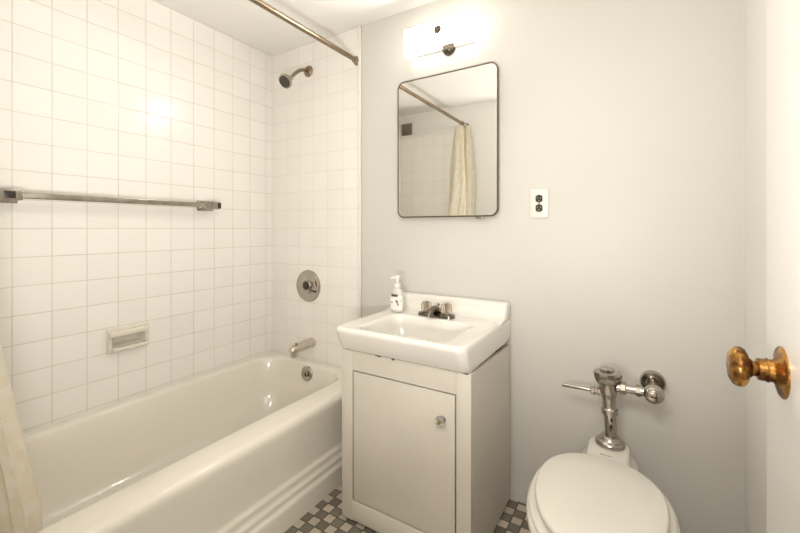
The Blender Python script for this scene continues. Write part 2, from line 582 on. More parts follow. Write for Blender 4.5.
# ------------------------------------------------------------------ tub fittings on the end wall
sp = thing('tub_spout', (-1.622, B, 0.48), 'worn chrome bath spout on the tiled wall above the tub overflow', 'tub spout')
bm = bmesh.new()
SX = -1.624
sweep(bm, [(SX, B - 0.001, 0.492), (SX, B - 0.03, 0.492), (SX, B - 0.07, 0.490), (SX, B - 0.11, 0.487), (SX, B - 0.135, 0.4855), (SX, B - 0.150, 0.482), (SX, B - 0.158, 0.476)],
      [0.031, 0.031, 0.029, 0.027, 0.0265, 0.025, 0.018], 24, True, 0.86)
lathe(bm, (SX, B - 0.138, 0.490), (0, 0, -1), [(0.0195, 0.0), (0.020, 0.034), (0.020, 0.047), (0.016, 0.0475), (0.015, 0.043), (0.0, 0.043)], 24)
spb = link('spout_body', bm, M['spout_metal'], sp)
bm = bmesh.new()
lathe(bm, (SX, B - 0.120, 0.500), (0, 0, 1), [(0.004, 0.0), (0.004, 0.010), (0.0075, 0.011), (0.0075, 0.016), (0.0, 0.018)], 16)
link('diverter_knob', bm, M['worn_chrome'], sp)

vx, vz = -1.648, 0.818
vl = thing('shower_valve', (vx, B, vz), 'round chrome shower valve plate with a knob, on the tiles above the spout', 'shower valve')
bm = bmesh.new()
lathe(bm, (vx, B, vz), (0, -1, 0), [(0.093, 0.0), (0.093, 0.006), (0.089, 0.012), (0.082, 0.0135), (0.074, 0.010), (0.050, 0.0135), (0.034, 0.016), (0.030, 0.020), (0.0, 0.021)], 48)
link('escutcheon', bm, M['chrome'], vl)
bm = bmesh.new()
lathe(bm, (vx + 0.012, B, vz + 0.006), (0, -1, 0), [(0.024, 0.014), (0.026, 0.018), (0.030, 0.021), (0.031, 0.029), (0.026, 0.033), (0.0, 0.034)], 10)
hd = link('valve_handle', bm, M['worn_chrome'], vl, angle=20)
bm = bmesh.new()
lathe(bm, (vx + 0.012, B, vz + 0.006), (0, -1, 0), [(0.024, 0.0325), (0.024, 0.036), (0.020, 0.038), (0.0, 0.038)], 24)
link('handle_cap', bm, M['black'], hd)
bm = bmesh.new()
sweep(bm, [(vx + 0.012, B - 0.026, vz - 0.016), (vx + 0.040, B - 0.032, vz - 0.034)], [0.009, 0.006], 14)
link('handle_lever', bm, M['worn_chrome'], hd)

fx, fz = -1.648, 2.072
sw = thing('wall_shower', (fx, B, fz), 'small chrome shower head on a bent arm, high in the tiled corner', 'shower head')
bm = bmesh.new()
lathe(bm, (fx, B, fz), (0, -1, 0), [(0.033, 0.0), (0.033, 0.004), (0.029, 0.010), (0.018, 0.016), (0.013, 0.017), (0.0, 0.017)], 32)
link('wall_flange', bm, M['rod'], sw)
arm = bez((fx, B - 0.005, fz), (fx, B - 0.05, fz), (fx, B - 0.08, fz - 0.016), (fx - 0.006, B - 0.134, fz - 0.080), 12)
bm = bmesh.new(); sweep(bm, arm, 0.0095, 18); link('shower_arm', bm, M['rod'], sw)
e = Vector(arm[-1]); hd_ax = Vector((0.05, -0.78, -0.62)).normalized()
bm = bmesh.new()
lathe(bm, e - hd_ax * 0.004, hd_ax, [(0.0, -0.008), (0.011, -0.006), (0.0145, 0.0), (0.0135, 0.008), (0.013, 0.012), (0.018, 0.020), (0.031, 0.036), (0.039, 0.048), (0.0405, 0.056), (0.039, 0.062), (0.034, 0.0625), (0.033, 0.060), (0.0, 0.060)], 36)
hb = link('head_bell', bm, M['chrome'], sw)
bm = bmesh.new()
lathe(bm, e - hd_ax * 0.004, hd_ax, [(0.032, 0.0595), (0.031, 0.0635), (0.020, 0.0650), (0.018, 0.0630), (0.010, 0.0640), (0.0, 0.0655)], 36)
link('nozzle_face', bm, M['dark_rubber'], hb)

# ------------------------------------------------------------------ shower rod and curtain
RX, RZ = -1.289, 2.052
rod = thing('shower_curtain_rod', (RX, B, RZ), 'tarnished metal rod running above the tub from wall to wall', 'shower rod')
bm = bmesh.new(); sweep(bm, [(RX, F + 0.003, RZ), (RX, B - 0.003, RZ)], 0.0128, 24); link('rod_tube', bm, M['rod'], rod)
for y, s in ((B, -1), (F, 1)):
    bm = bmesh.new()
    lathe(bm, (RX, y, RZ), (0, s, 0), [(0.024, 0.0), (0.024, 0.006), (0.019, 0.012), (0.018, 0.026), (0.015, 0.028), (0.0128, 0.028)], 28)
    link('rod_flange', bm, M['worn_chrome'], rod)

cur = thing('shower_curtain', (RX, 0.22, RZ), 'cream vinyl shower curtain bunched at the near end of the rod', 'shower curtain')
bm = bmesh.new()
uvl = bm.loops.layers.uv.new('UVMap')
PLEATS, PER, NZ = 5, 20, 44
ztop, zbot = 2.035, 0.25
cols = PLEATS * PER
grid = []
for j in range(NZ + 1):
    tz = j / NZ
    z = ztop + (zbot - ztop) * tz
    row = []
    # depth of the bunch along the rod, its half width across, and its centre line
    ymax = 0.175 + 0.115 * min(1, (ztop - z) / 1.085) + 0.105 * max(0, min(1, (0.95 - z) / 0.58))
    hw = 0.066 + 0.075 * math.sin(min(1, tz * 1.35) * PI / 2)
    hw *= 1.0 if z > 0.8 else 1 - 0.42 * min(1, (0.8 - z) / 0.38)
    q = max(0, min(1, (1.55 - z) / 1.1))
    cx = RX - 0.012 - 0.130 * q * q * (3 - 2 * q)
    for i in range(cols + 1):
        s = i / cols
        ph = 2 * PI * 4.44 * s ** 0.65
        amp = hw * (0.78 + 0.22 * math.sin(3.1 * s * PLEATS + 2.0 * tz + 0.7))
        amp *= 1 - 0.55 * s ** 3
        x = cx + amp * math.sin(ph + 0.35 * math.sin(4 * tz + 5 * s)) + 0.012 * math.sin(9 * tz + 6 * s)
        ys = 0.085 + 0.125 * max(0, min(1, (1.0 - z) / 0.5))
        y = ys + (ymax - ys) * s + 0.012 * math.sin(2 * ph + 3 * tz)
        row.append(bm.verts.new((x, y, z)))
    grid.append(row)
seglen = 1.75 / cols
for j in range(NZ):
    for i in range(cols):
        f = bm.faces.new((grid[j][i], grid[j][i + 1], grid[j + 1][i + 1], grid[j + 1][i]))
        for lp, (a, b_) in zip(f.loops, ((i, j), (i + 1, j), (i + 1, j + 1), (i, j + 1))):
            lp[uvl].uv = (a * seglen, b_ * (ztop - zbot) / NZ)
link('curtain_sheet', bm, M['curtain'], cur, angle=180)
for k in range(PLEATS + 1):
    y = 0.092 + k * 0.0135
    bm = bmesh.new()
    n_ = 22
    sweep(bm, [(RX + 0.019 * math.cos(a), y + 0.002 * math.sin(a), RZ - 0.006 + 0.021 * math.sin(a)) for a in [2 * PI * q / n_ for q in range(n_ + 1)]], 0.0022, 8, False)
    link('curtain_ring', bm, M['worn_chrome'], cur)

# ------------------------------------------------------------------ towel bar on the left wall
TX, TZ = L + 0.062, 1.273
tb = thing('towel_bar', (L, 0.85, TZ), 'square chrome towel bar across the left tiled wall', 'towel bar')
bm = bmesh.new(); box(bm, TX - 0.0115, TX + 0.0115, 0.35, 1.255, TZ - 0.0115, TZ + 0.0115, 0.002); link('bar', bm, M['worn_chrome'], tb)
for y0, y1 in ((0.352, 0.487), (1.183, 1.262)):
    bm = bmesh.new()
    box(bm, L, TX + 0.006, y0 + 0.008, y1 - 0.008, TZ - 0.017, TZ + 0.017, 0.002)
    box(bm, L, L + 0.008, y0 - 0.004, y1 + 0.004, TZ - 0.027, TZ + 0.027, 0.002)
    box(bm, TX - 0.016, TX + 0.016, y0, y1, TZ - 0.019, TZ + 0.019, 0.002)
    br_ = link('bar_bracket', bm, M['worn_chrome'], tb)
    yc = y0 + 0.022 if y0 < 0.8 else y1 - 0.004
    bm = bmesh.new()
    if y0 < 0.8:
        box(bm, TX + 0.0150, TX + 0.0168, y0 + 0.086, y0 + 0.116, TZ - 0.0125, TZ + 0.0125, 0.001)  # dark reflection in the chrome, laid on as a black plate
    else:
        box(bm, TX - 0.014, TX + 0.0175, y1 - 0.014, y1 + 0.003, TZ - 0.014, TZ + 0.014, 0.001)
    link('bracket_reflection_and_end', bm, M['black'], br_)

# ------------------------------------------------------------------ ceramic soap dish on the left wall
sd = thing('soap_dish', (L, 0.857, 0.66), 'cream ceramic soap dish with grab rail set into left wall tiles', 'soap dish')
bm = bmesh.new()
sy0, sy1, sz0, sz1 = 0.775, 0.940, 0.608, 0.716
def yz(loop, x):
    return [(x, a, b_) for a, b_ in loop]
loft(bm, [yz(rrect(sy0, sy1, sz0, sz1, 0.006, 5), L), yz(rrect(sy0, sy1, sz0, sz1, 0.006, 5), L + 0.010), yz(rrect(sy0 + .004, sy1 - .004, sz0 + .004, sz1 - .004, 0.006, 5), L + 0.015),
          yz(rrect(sy0 + .014, sy1 - .014, sz0 + .018, sz1 - .022, 0.006, 5), L + 0.016), yz(rrect(sy0 + .018, sy1 - .018, sz0 + .022, sz1 - .026, 0.006, 5), L + 0.012),
          yz(rrect(sy0 + .020, sy1 - .020, sz0 + .024, sz1 - .028, 0.006, 5), L + 0.004), yz(rrect(sy0 + .024, sy1 - .024, sz0 + .029, sz1 - .032, 0.006, 5), L - 0.030), yz(rrect(sy0 + .032, sy1 - .032, sz0 + .036, sz1 - .038, 0.004, 5), L - 0.038)], False, True)
link('dish_frame', bm, M['ceramic'], sd)
bm = bmesh.new()
box(bm, L + 0.008, L + 0.034, sy0 + 0.004, sy0 + 0.018, sz1 - 0.036, sz1 - 0.006, 0.006, 3)
box(bm, L + 0.008, L + 0.034, sy1 - 0.024, sy1 - 0.010, sz1 - 0.036, sz1 - 0.006, 0.006, 3)
box(bm, L + 0.020, L + 0.042, sy0 + 0.004, sy1 - 0.010, sz1 - 0.034, sz1 - 0.008, 0.008, 4)
link('grab_rail', bm, M['ceramic'], sd)
bm = bmesh.new()
box(bm, L + 0.008, L + 0.040, sy0 + 0.012, sy1 - 0.012, sz0 + 0.012, sz0 + 0.026, 0.005, 3)
link('dish_ledge', bm, M['ceramic'], sd)

# ------------------------------------------------------------------ vanity cabinet
VX0, VX1, VY0, VY1, VT = -1.006, -0.466, 1.200, 1.652, 0.680
van = thing('vanity_cabinet', ((VX0 + VX1) / 2, 1.43, 0), 'old white painted vanity cabinet with one door under the sink', 'cabinet')
DXa, DXb, DZa, DZb = -0.954, -0.517, 0.092, 0.602
bm = bmesh.new()
z0 = 0.014
box(bm, VX0, DXa, VY0, VY0 + 0.02, z0, VT, 0.0015)
box(bm, DXb, VX1, VY0, VY0 + 0.02, z0, VT, 0.0015)
box(bm, DXa, DXb, VY0 + 0.0005, VY0 + 0.02, DZb, VT - 0.002)
box(bm, DXa, DXb, VY0 + 0.0005, VY0 + 0.02, z0 + 0.003, DZa, 0.001)
link('face_frame', bm, M['cabinet'], van)
bm = bmesh.new()
prism(bm, [(VY0 + 0.020, z0), (VY1, z0), (VY1, VT - 0.022), (VY0 + 0.03, VT - 0.004), (VY0 + 0.020, VT - 0.004)], 'X', VX1 - 0.018, VX1)
link('side_panel', bm, M['cabinet'], van, smooth=False)
bm = bmesh.new()
prism(bm, [(VY0 + 0.020, z0), (VY1, z0), (VY1, VT - 0.022), (VY0 + 0.03, VT - 0.004), (VY0 + 0.020, VT - 0.004)], 'X', VX0, VX0 + 0.018)
link('side_panel', bm, M['cabinet'], van, smooth=False)
bm = bmesh.new()
box(bm, VX0 + 0.018, VX1 - 0.018, VY0 + 0.024, VY1 - 0.01, 0.07, 0.085)
box(bm, VX0 + 0.018, VX1 - 0.018, VY1 - 0.012, VY1, 0.05, VT - 0.05)
box(bm, VX0 + 0.02, VX1 - 0.02, VY0 + 0.03, VY0 + 0.045, 0.0, 0.08)
box(bm, VX0 + 0.01, VX0 + 0.03, VY0 + 0.03, VY1, 0.0, 0.02)
box(bm, VX1 - 0.03, VX1 - 0.012, VY0 + 0.03, VY1, 0.0, 0.02)
link('cabinet_carcass', bm, M['gap'], van, smooth=False)
g = 0.0058
bm = bmesh.new(); box(bm, DXa + g, DXb - g, VY0 + 0.0015, VY0 + 0.019, DZa + g, DZb - g, 0.0015)
vd = link('cabinet_door', bm, M['cabinet'], van)
for x0, x1, dz in ((-0.985, -0.968, 0.003), (-0.850, -0.815, 0.007), (-0.775, -0.757, 0.009), (-0.500, -0.470, 0.005), (-0.560, -0.535, 0.003)):
    bm = bmesh.new()
    prism(bm, [(x0, VT - 0.0005), (x0 + (x1 - x0) * 0.3, VT - dz * 0.7), (x0 + (x1 - x0) * 0.75, VT - dz), (x1, VT - 0.0005)], 'Y', VY0 - 0.0008, VY0 + 0.004)
    c_ = link('paint_chip', bm, M['gap'], van, smooth=False)
kx, kz = -0.567, 0.508
bm = bmesh.new()
lathe(bm, (kx, VY0 + 0.0015, kz), (0, -1, 0), [(0.012, 0.0), (0.010, 0.004), (0.009, 0.010), (0.0150, 0.015), (0.0185, 0.021), (0.0175, 0.027), (0.011, 0.030), (0.0, 0.030)], 10)
ck = link('cabinet_knob', bm, M['clear'], vd, angle=15)
bm = bmesh.new()
lathe(bm, (kx, VY0 + 0.0015, kz), (0, -1, 0), [(0.0055, 0.0295), (0.0055, 0.0318), (0.003, 0.033), (0.0, 0.033)], 16)
link('knob_screw', bm, M['brass_screw'], vd)

# ------------------------------------------------------------------ sink
sk = thing('bathroom_sink', (-0.735, 1.40, 0.68), 'white china sink with backsplash on top of the old cabinet', 'sink')
SX0, SX1, SYf, SYb, ST = -1.009, -0.464, 1.138, 1.662, 0.772
bm = bmesh.new()
lp = []
for ins, yf, z, r in ((0.016, 1.212, 0.681, 0.020), (0.006, 1.192, 0.681, 0.024), (0.003, 1.185, 0.687, 0.026), (0.001, 1.168, 0.712, 0.030), (0.0, 1.151, 0.742, 0.036), (0.0, 1.143, 0.757, 0.040), (0.0005, 1.140, 0.765, 0.042), (0.003, 1.1415, 0.7715, 0.042), (0.007, 1.145, 0.7752, 0.033), (0.013, 1.151, 0.7768, 0.030), (0.024, 1.162, 0.7768, 0.026)):
    lp.append(at_z(rrect(SX0 + ins, SX1 - ins, yf, SYb, (r, r, 0.004, 0.004), 8), z))
bx0, bx1, by0, by1 = -0.918, -0.550, 1.182, 1.462
for ins, z, r in ((-0.014, 0.7755, 0.045), (-0.004, 0.7748, 0.045), (0.0, 0.772, 0.045), (0.003, 0.764, 0.046), (0.008, 0.735, 0.05), (0.016, 0.695, 0.056), (0.034, 0.666, 0.06), (0.070, 0.654, 0.06), (0.12, 0.648, 0.05)):
    lp.append(at_z(rrect(bx0 + ins, bx1 - ins, by0 + ins, by1 - ins, r, 8), z))
loft(bm, lp, False, True)
link('basin', bm, M['china'], sk, angle=50)
# backsplash: swept profile with a concave run up from the deck, ends rounded
prof = [(1.500, 0.762), (1.515, 0.7755), (1.545, 0.7768), (1.566, 0.780), (1.580, 0.787), (1.590, 0.802), (1.596, 0.820), (1.600, 0.833), (1.606, 0.840), (1.615, 0.8432), (1.645, 0.8445), (1.655, 0.842), (1.662, 0.832), (1.662, 0.758), (1.60, 0.757), (1.55, 0.757)]
cy_, cz_ = 1.62, 0.79
bm = bmesh.new()
rings = []
for x, ins in ((SX0 + 0.0005, 0.012), (SX0 + 0.003, 0.006), (SX0 + 0.010, 0.001), (SX0 + 0.018, 0.0), (SX1 - 0.018, 0.0), (SX1 - 0.010, 0.001), (SX1 - 0.003, 0.006), (SX1 - 0.0005, 0.012)):
    ring = []
    for y, z in prof:
        d = Vector((cy_ - y, cz_ - z))
        d = d.normalized() * ins if ins else Vector((0, 0))
        ring.append((x, min(y + d.x, 1.662), z + d.y))
    rings.append(ring)
loft(bm, rings, True, True)
link('backsplash', bm, M['china'], sk, angle=50)
bm = bmesh.new()
lathe(bm, (-0.737, 1.33, 0.648), (0, 0, 1), [(0.022, 0.0), (0.022, 0.002), (0.016, 0.003), (0.0, 0.002)], 24)
link('sink_drain', bm, M['chrome'], sk)

fc = thing('sink_faucet', (-0.755, 1.527, 0.773), 'small two-handle chrome faucet on the back of the sink', 'faucet')
FX, FY, FZ = -0.742, 1.510, 0.7772
bm = bmesh.new()
pl = rrect(FX - 0.084, FX + 0.084, FY - 0.027, FY + 0.027, 0.024, 8)
def inset(Lp, k):
    return [(FX + (x - FX) * (1 - k * 0.35), FY + (y - FY) * (1 - k)) for x, y in Lp]
loft(bm, [at_z(pl, FZ - 0.002), at_z(pl, FZ + 0.007), at_z(inset(pl, 0.12), FZ + 0.013), at_z(inset(pl, 0.35), FZ + 0.015)], True, True)
link('base_plate', bm, M['dark_chrome'], fc)
bm = bmesh.new()
sweep(bm, [(FX, FY + 0.008, FZ + 0.008), (FX, FY + 0.004, FZ + 0.024), (FX, FY - 0.012, FZ + 0.032), (FX, FY - 0.032, FZ + 0.033), (FX, FY - 0.055, FZ + 0.028), (FX, FY - 0.068, FZ + 0.020), (FX, FY - 0.071, FZ + 0.010)],
      [0.020, 0.019, 0.0165, 0.0145, 0.0130, 0.0120, 0.0105], 20)
link('spout', bm, M['dark_chrome'], fc)
bm = bmesh.new()
sweep(bm, [(FX, FY + 0.020, FZ + 0.012), (FX, FY + 0.020, FZ + 0.044)], 0.0025, 10)
lathe(bm, (FX, FY + 0.020, FZ + 0.042), (0, 0, 1), [(0.003, 0), (0.0055, 0.003), (0.0055, 0.008), (0.0, 0.010)], 14)
link('lift_rod', bm, M['dull_steel'], fc)
for s in (-1, 1):
    hx = FX + s * 0.047
    bm = bmesh.new()
    lathe(bm, (hx, FY, FZ + 0.012), (0, 0, 1), [(0.014, 0.0), (0.014, 0.006), (0.021, 0.010), (0.0255, 0.018), (0.0245, 0.036), (0.021, 0.043), (0.013, 0.045), (0.0, 0.045)], 8)
    h_ = link('faucet_handle', bm, M['amber'], fc, angle=10)
    bm = bmesh.new()
    lathe(bm, (hx, FY, FZ + 0.012), (0, 0, 1), [(0.0, 0.0), (0.006, 0.002), (0.006, 0.040), (0.0, 0.041)], 12)
    link('handle_stem', bm, M['dull_steel'], h_)
    bm = bmesh.new()
    lathe(bm, (hx, FY, FZ + 0.057), (0, 0, 1), [(0.010, -0.0008), (0.010, 0.0016), (0.007, 0.0026), (0.0, 0.0026)], 20)
    link('handle_button', bm, M['dull_steel'], h_)

# ------------------------------------------------------------------ soap dispenser on the sink
SBx, SBy, SBz = -0.933, 1.500, 0.7772
so = thing('soap_dispenser', (SBx, SBy, SBz), 'clear plastic pump soap bottle at the left back corner of the sink', 'soap bottle')
bm = bmesh.new()
bl = []
for hx, hy, h in ((0.024, 0.016, 0.0), (0.029, 0.019, 0.002), (0.032, 0.021, 0.010), (0.0345, 0.0225, 0.030), (0.034, 0.022, 0.050), (0.0305, 0.020, 0.066), (0.024, 0.017, 0.078), (0.017, 0.014, 0.086), (0.013, 0.0125, 0.090), (0.012, 0.012, 0.096)):
    q = 28
    bl.append([(SBx + hx * math.copysign(abs(math.cos(a)) ** 0.85, math.cos(a)), SBy + hy * math.copysign(abs(math.sin(a)) ** 0.85, math.sin(a)), SBz + 1.17 * h) for a in [2 * PI * k / q for k in range(q)]])
loft(bm, bl, True, True)
bt = link('bottle', bm, M['bottle'], so)
# printed label wrapped on the front half
bm = bmesh.new()
rows = []
for h, hx, hy in ((0.010, 0.0324, 0.0214), (0.030, 0.0349, 0.0229), (0.050, 0.0344, 0.0224), (0.064, 0.0316, 0.0206)):
    rows.append([bm.verts.new((SBx + hx * math.copysign(abs(math.cos(a)) ** 0.85, math.cos(a)), SBy + hy * math.copysign(abs(math.sin(a)) ** 0.85, math.sin(a)), SBz + 1.17 * h)) for a in [PI * (1.12 + 0.76 * k / 16) for k in range(17)]])
for A, B_ in zip(rows, rows[1:]):
    for k in range(16):
        bm.faces.new((A[k], A[k + 1], B_[k + 1], B_[k]))
lb = link('bottle_label', bm, M['label'], so)
bm = bmesh.new()
def on_label(t, h, hx=0.0352, hy=0.0233):
    a = PI * (1.5 + t)
    return (SBx + hx * math.copysign(abs(math.cos(a)) ** 0.85, math.cos(a)), SBy + hy * math.copysign(abs(math.sin(a)) ** 0.85, math.sin(a)), SBz + 1.17 * h)
def strip(pairs):
    vs = [(bm.verts.new(a), bm.verts.new(b_)) for a, b_ in pairs]
    for (a, b_), (c, d) in zip(vs, vs[1:]):
        bm.faces.new((a, c, d, b_))
strip([(on_label(t, 0.060, 0.0345, 0.0226), on_label(t, 0.069, 0.0325, 0.0213)) for t in (-0.20, -0.12, -0.04, 0.04, 0.12)])
strip([(on_label(0.02, 0.046), on_label(0.10, 0.048)), (on_label(0.12, 0.026), on_label(0.17, 0.027))])
strip([(on_label(0.13, 0.026), on_label(0.17, 0.030)), (on_label(0.26, 0.048), on_label(0.30, 0.050))])
strip([(on_label(-0.20, 0.036), on_label(-0.20, 0.040)), (on_label(-0.08, 0.036), on_label(-0.08, 0.040))])
link('label_print', bm, M['ink'], lb)
bm = bmesh.new()
lathe(bm, (SBx, SBy, SBz), (0, 0, 1), [(0.0, 0.112), (0.0145, 0.112), (0.0145, 0.126), (0.012, 0.128), (0.0065, 0.129), (0.0065, 0.147), (0.0, 0.147)], 24)
link('pump_collar', bm, M['white_plastic'], so)
bm = bmesh.new()
lathe(bm, (SBx, SBy, SBz), (0, 0, 1), [(0.0, 0.145), (0.011, 0.145), (0.0135, 0.149), (0.0130, 0.160), (0.009, 0.163), (0.0, 0.163)], 24)
sweep(bm, [(SBx, SBy, SBz + 0.156), (SBx - 0.012, SBy - 0.012, SBz + 0.155), (SBx - 0.021, SBy - 0.021, SBz + 0.150)], [0.0055, 0.005, 0.004], 12)
link('pump_head', bm, M['white_plastic'], so)

# ------------------------------------------------------------------ mirror cabinet
MX0, MX1, MZ0, MZ1, MY = -1.016, -0.511, 1.205, 1.870, 1.632
mc = thing('medicine_cabinet', ((MX0 + MX1) / 2, B, 1.53), 'white steel medicine cabinet with rounded mirror door above the sink', 'medicine cabinet')
def xz(loop, y):
    return [(a, y, b_) for a, b_ in loop]
bm = bmesh.new()
loft(bm, [xz(rrect(MX0 + .006, MX1 - .006, MZ0 + .006, MZ1 - .006, .034, 8), B), xz(rrect(MX0 + .006, MX1 - .006, MZ0 + .006, MZ1 - .006, .034, 8), MY + .012)], True, True)
link('cabinet_body', bm, M['white_metal'], mc)
bm = bmesh.new()
r0 = 0.036
loft(bm, [xz(rrect(MX0, MX1, MZ0, MZ1, r0, 10), MY + .013), xz(rrect(MX0, MX1, MZ0, MZ1, r0, 10), MY + .002), xz(rrect(MX0 + .002, MX1 - .002, MZ0 + .002, MZ1 - .002, r0 - .002, 10), MY),
          xz(rrect(MX0 + .0055, MX1 - .0055, MZ0 + .0055, MZ1 - .0055, r0 - .0055, 10), MY), xz(rrect(MX0 + .0065, MX1 - .0065, MZ0 + .0065, MZ1 - .0065, r0 - .0065, 10), MY + .0025)], True, False)
link('mirror_frame', bm, M['frame_steel'], mc)
bm = bmesh.new()
Lq = rrect(MX0 + .0063, MX1 - .0063, MZ0 + .0063, MZ1 - .0063, r0 - .0063, 10)
loft(bm, [xz(Lq, MY + .009), xz(Lq, MY + .0022)], True, True)
link('mirror_glass', bm, M['mirror'], mc, smooth=False)
bm = bmesh.new()
box(bm, -0.612, -0.578, MY + 0.002, MY + 0.022, MZ0 - 0.010, MZ0 + 0.004, 0.003)
link('door_catch', bm, M['dull_steel'], mc)

# ------------------------------------------------------------------ wall lamp over the mirror
LX0, LX1, LZ0, LZ1, LYf = -0.962, -0.586, 1.972, 2.090, 1.585
lx, lz = (LX0 + LX1) / 2, (LZ0 + LZ1) / 2
wl = thing('wall_lamp', (lx, B, lz), 'lit pressed-glass bar lamp on the wall above the mirror cabinet', 'wall lamp')
bm = bmesh.new()
box(bm, lx - 0.15, lx + 0.15, B - 0.014, B, lz - 0.045, lz + 0.045, 0.004)
link('back_plate', bm, M['white_metal'], wl)
# bent glass: flat front, ends curved back to the wall, open at top and bottom
out = []
rr = 0.028
for k in range(9):
    a = PI * (1.0 + 0.5 * k / 8)
    out.append((LX0 + rr + rr * math.cos(a), LYf + rr + rr * math.sin(a)))
for k in range(9):
    a = PI * (1.5 + 0.5 * k / 8)
    out.append((LX1 - rr + rr * math.cos(a), LYf + rr + rr * math.sin(a)))
out = [(LX0, B - 0.018)] + out + [(LX1, B - 0.018)]
cxm, cym = lx, B - 0.018
inn = [(cxm + (x - cxm) * 0.975, cym + (y - cym) * 0.93) for x, y in out]
bm = bmesh.new()
zs = [LZ0, LZ0 + 0.004, LZ1 - 0.004, LZ1]
rg = []
for (P_, z, k) in ((inn, LZ0, 0), (out, LZ0, 1), (out, LZ1, 1), (inn, LZ1, 0)):
    rg.append([bm.verts.new((x, y, z)) for x, y in P_])
for a in range(4):
    A, B_ = rg[a], rg[(a + 1) % 4]
    for k in range(len(A) - 1):
        f = bm.faces.new((A[k], A[k + 1], B_[k + 1], B_[k]))
        f.material_index = (3 if a == 3 else 1) if a != 1 else (0 if 7 <= k <= len(A) - 9 else 2)
for k in (0, -1):
    bm.faces.new([rg[a][k] for a in range(4)]).material_index = 1
link('glass_shade', bm, [M['shade'], M['white_plastic'], M['shade_end'], M['shade_inside']], wl)
bm = bmesh.new()
lathe(bm, (lx + 0.005, LYf, lz + 0.012), (0, -1, 0), [(0.019, 0.0), (0.021, 0.003), (0.021, 0.012), (0.016, 0.017), (0.0, 0.018)], 8)
link('finial', bm, M['lamp_metal'], wl, angle=20)
bm = bmesh.new()
lathe(bm, (lx + 0.022, B - 0.002, LZ0 + 0.016), (0, -1, 0), [(0.032, 0.0), (0.030, 0.012), (0.023, 0.022), (0.011, 0.028), (0.0, 0.029)], 28)
link('wall_canopy', bm, M['lamp_metal'], wl)

# ------------------------------------------------------------------ outlet
ox, oz = -0.349, 1.256
ou = thing('wall_outlet', (ox, B, oz), 'black duplex outlet with white cover plate right of the mirror cabinet', 'outlet')
bm = bmesh.new(); box(bm, ox - 0.037, ox + 0.037, B - 0.007, B, oz - 0.060, oz + 0.060, 0.004, 3); link('cover_plate', bm, M['white_plastic'], ou)
for s in (-1, 1):
    bm = bmesh.new()
    q = [(ox + max(-0.0135, min(0.0135, 0.0165 * math.cos(a))), oz + s * 0.0195 + 0.0155 * math.sin(a)) for a in [2 * PI * k / 32 for k in range(32)]]
    prism(bm, q, 'Y', B - 0.010, B - 0.003)
    rc = link('receptacle', bm, M['black'], ou, smooth=False)
    bm = bmesh.new()
    box(bm, ox - 0.0075, ox - 0.0055, B - 0.0104, B - 0.009, oz + s * 0.0195 - 0.001, oz + s * 0.0195 + 0.008)
    box(bm, ox + 0.0055, ox + 0.0075, B - 0.0104, B - 0.009, oz + s * 0.0195 - 0.001, oz + s * 0.0195 + 0.007)
    lathe(bm, (ox, B - 0.009, oz + s * 0.0195 - 0.008), (0, -1, 0), [(0.0028, 0.0), (0.0028, 0.0014), (0.0, 0.0014)], 10)
    link('slots', bm, M['dull_steel'], rc, smooth=False)
bm = bmesh.new(); lathe(bm, (ox, B - 0.007, oz), (0, -1, 0), [(0.0036, 0.0), (0.003, 0.0016), (0.0, 0.0018)], 14); link('plate_screw', bm, M['worn_chrome'], ou)

# ------------------------------------------------------------------ vent seen in the mirror, on the wall behind the camera
vt = thing('wall_vent', (-1.895, F, 2.10), 'small grey vent grille seen in the mirror near the ceiling', 'vent')
bm = bmesh.new()
box(bm, -1.952, -1.838, F - 0.004, F + 0.006, 2.045, 2.057, 0.001); box(bm, -1.952, -1.838, F - 0.004, F + 0.006, 2.143, 2.155, 0.001)
box(bm, -1.952, -1.940, F - 0.004, F + 0.006, 2.057, 2.143, 0.001); box(bm, -1.850, -1.838, F - 0.004, F + 0.006, 2.057, 2.143, 0.001)
link('vent_frame', bm, M['grille'], vt)
bm = bmesh.new()
for k in range(6):
    z = 2.062 + k * 0.0145
    prism(bm, [(F - 0.003, z), (F + 0.004, z + 0.006), (F + 0.004, z + 0.008), (F - 0.003, z + 0.002)], 'X', -1.940, -1.850)
box(bm, -1.940, -1.850, F - 0.004, F - 0.003, 2.057, 2.143)
link('louvres', bm, M['grille'], vt, smooth=False)

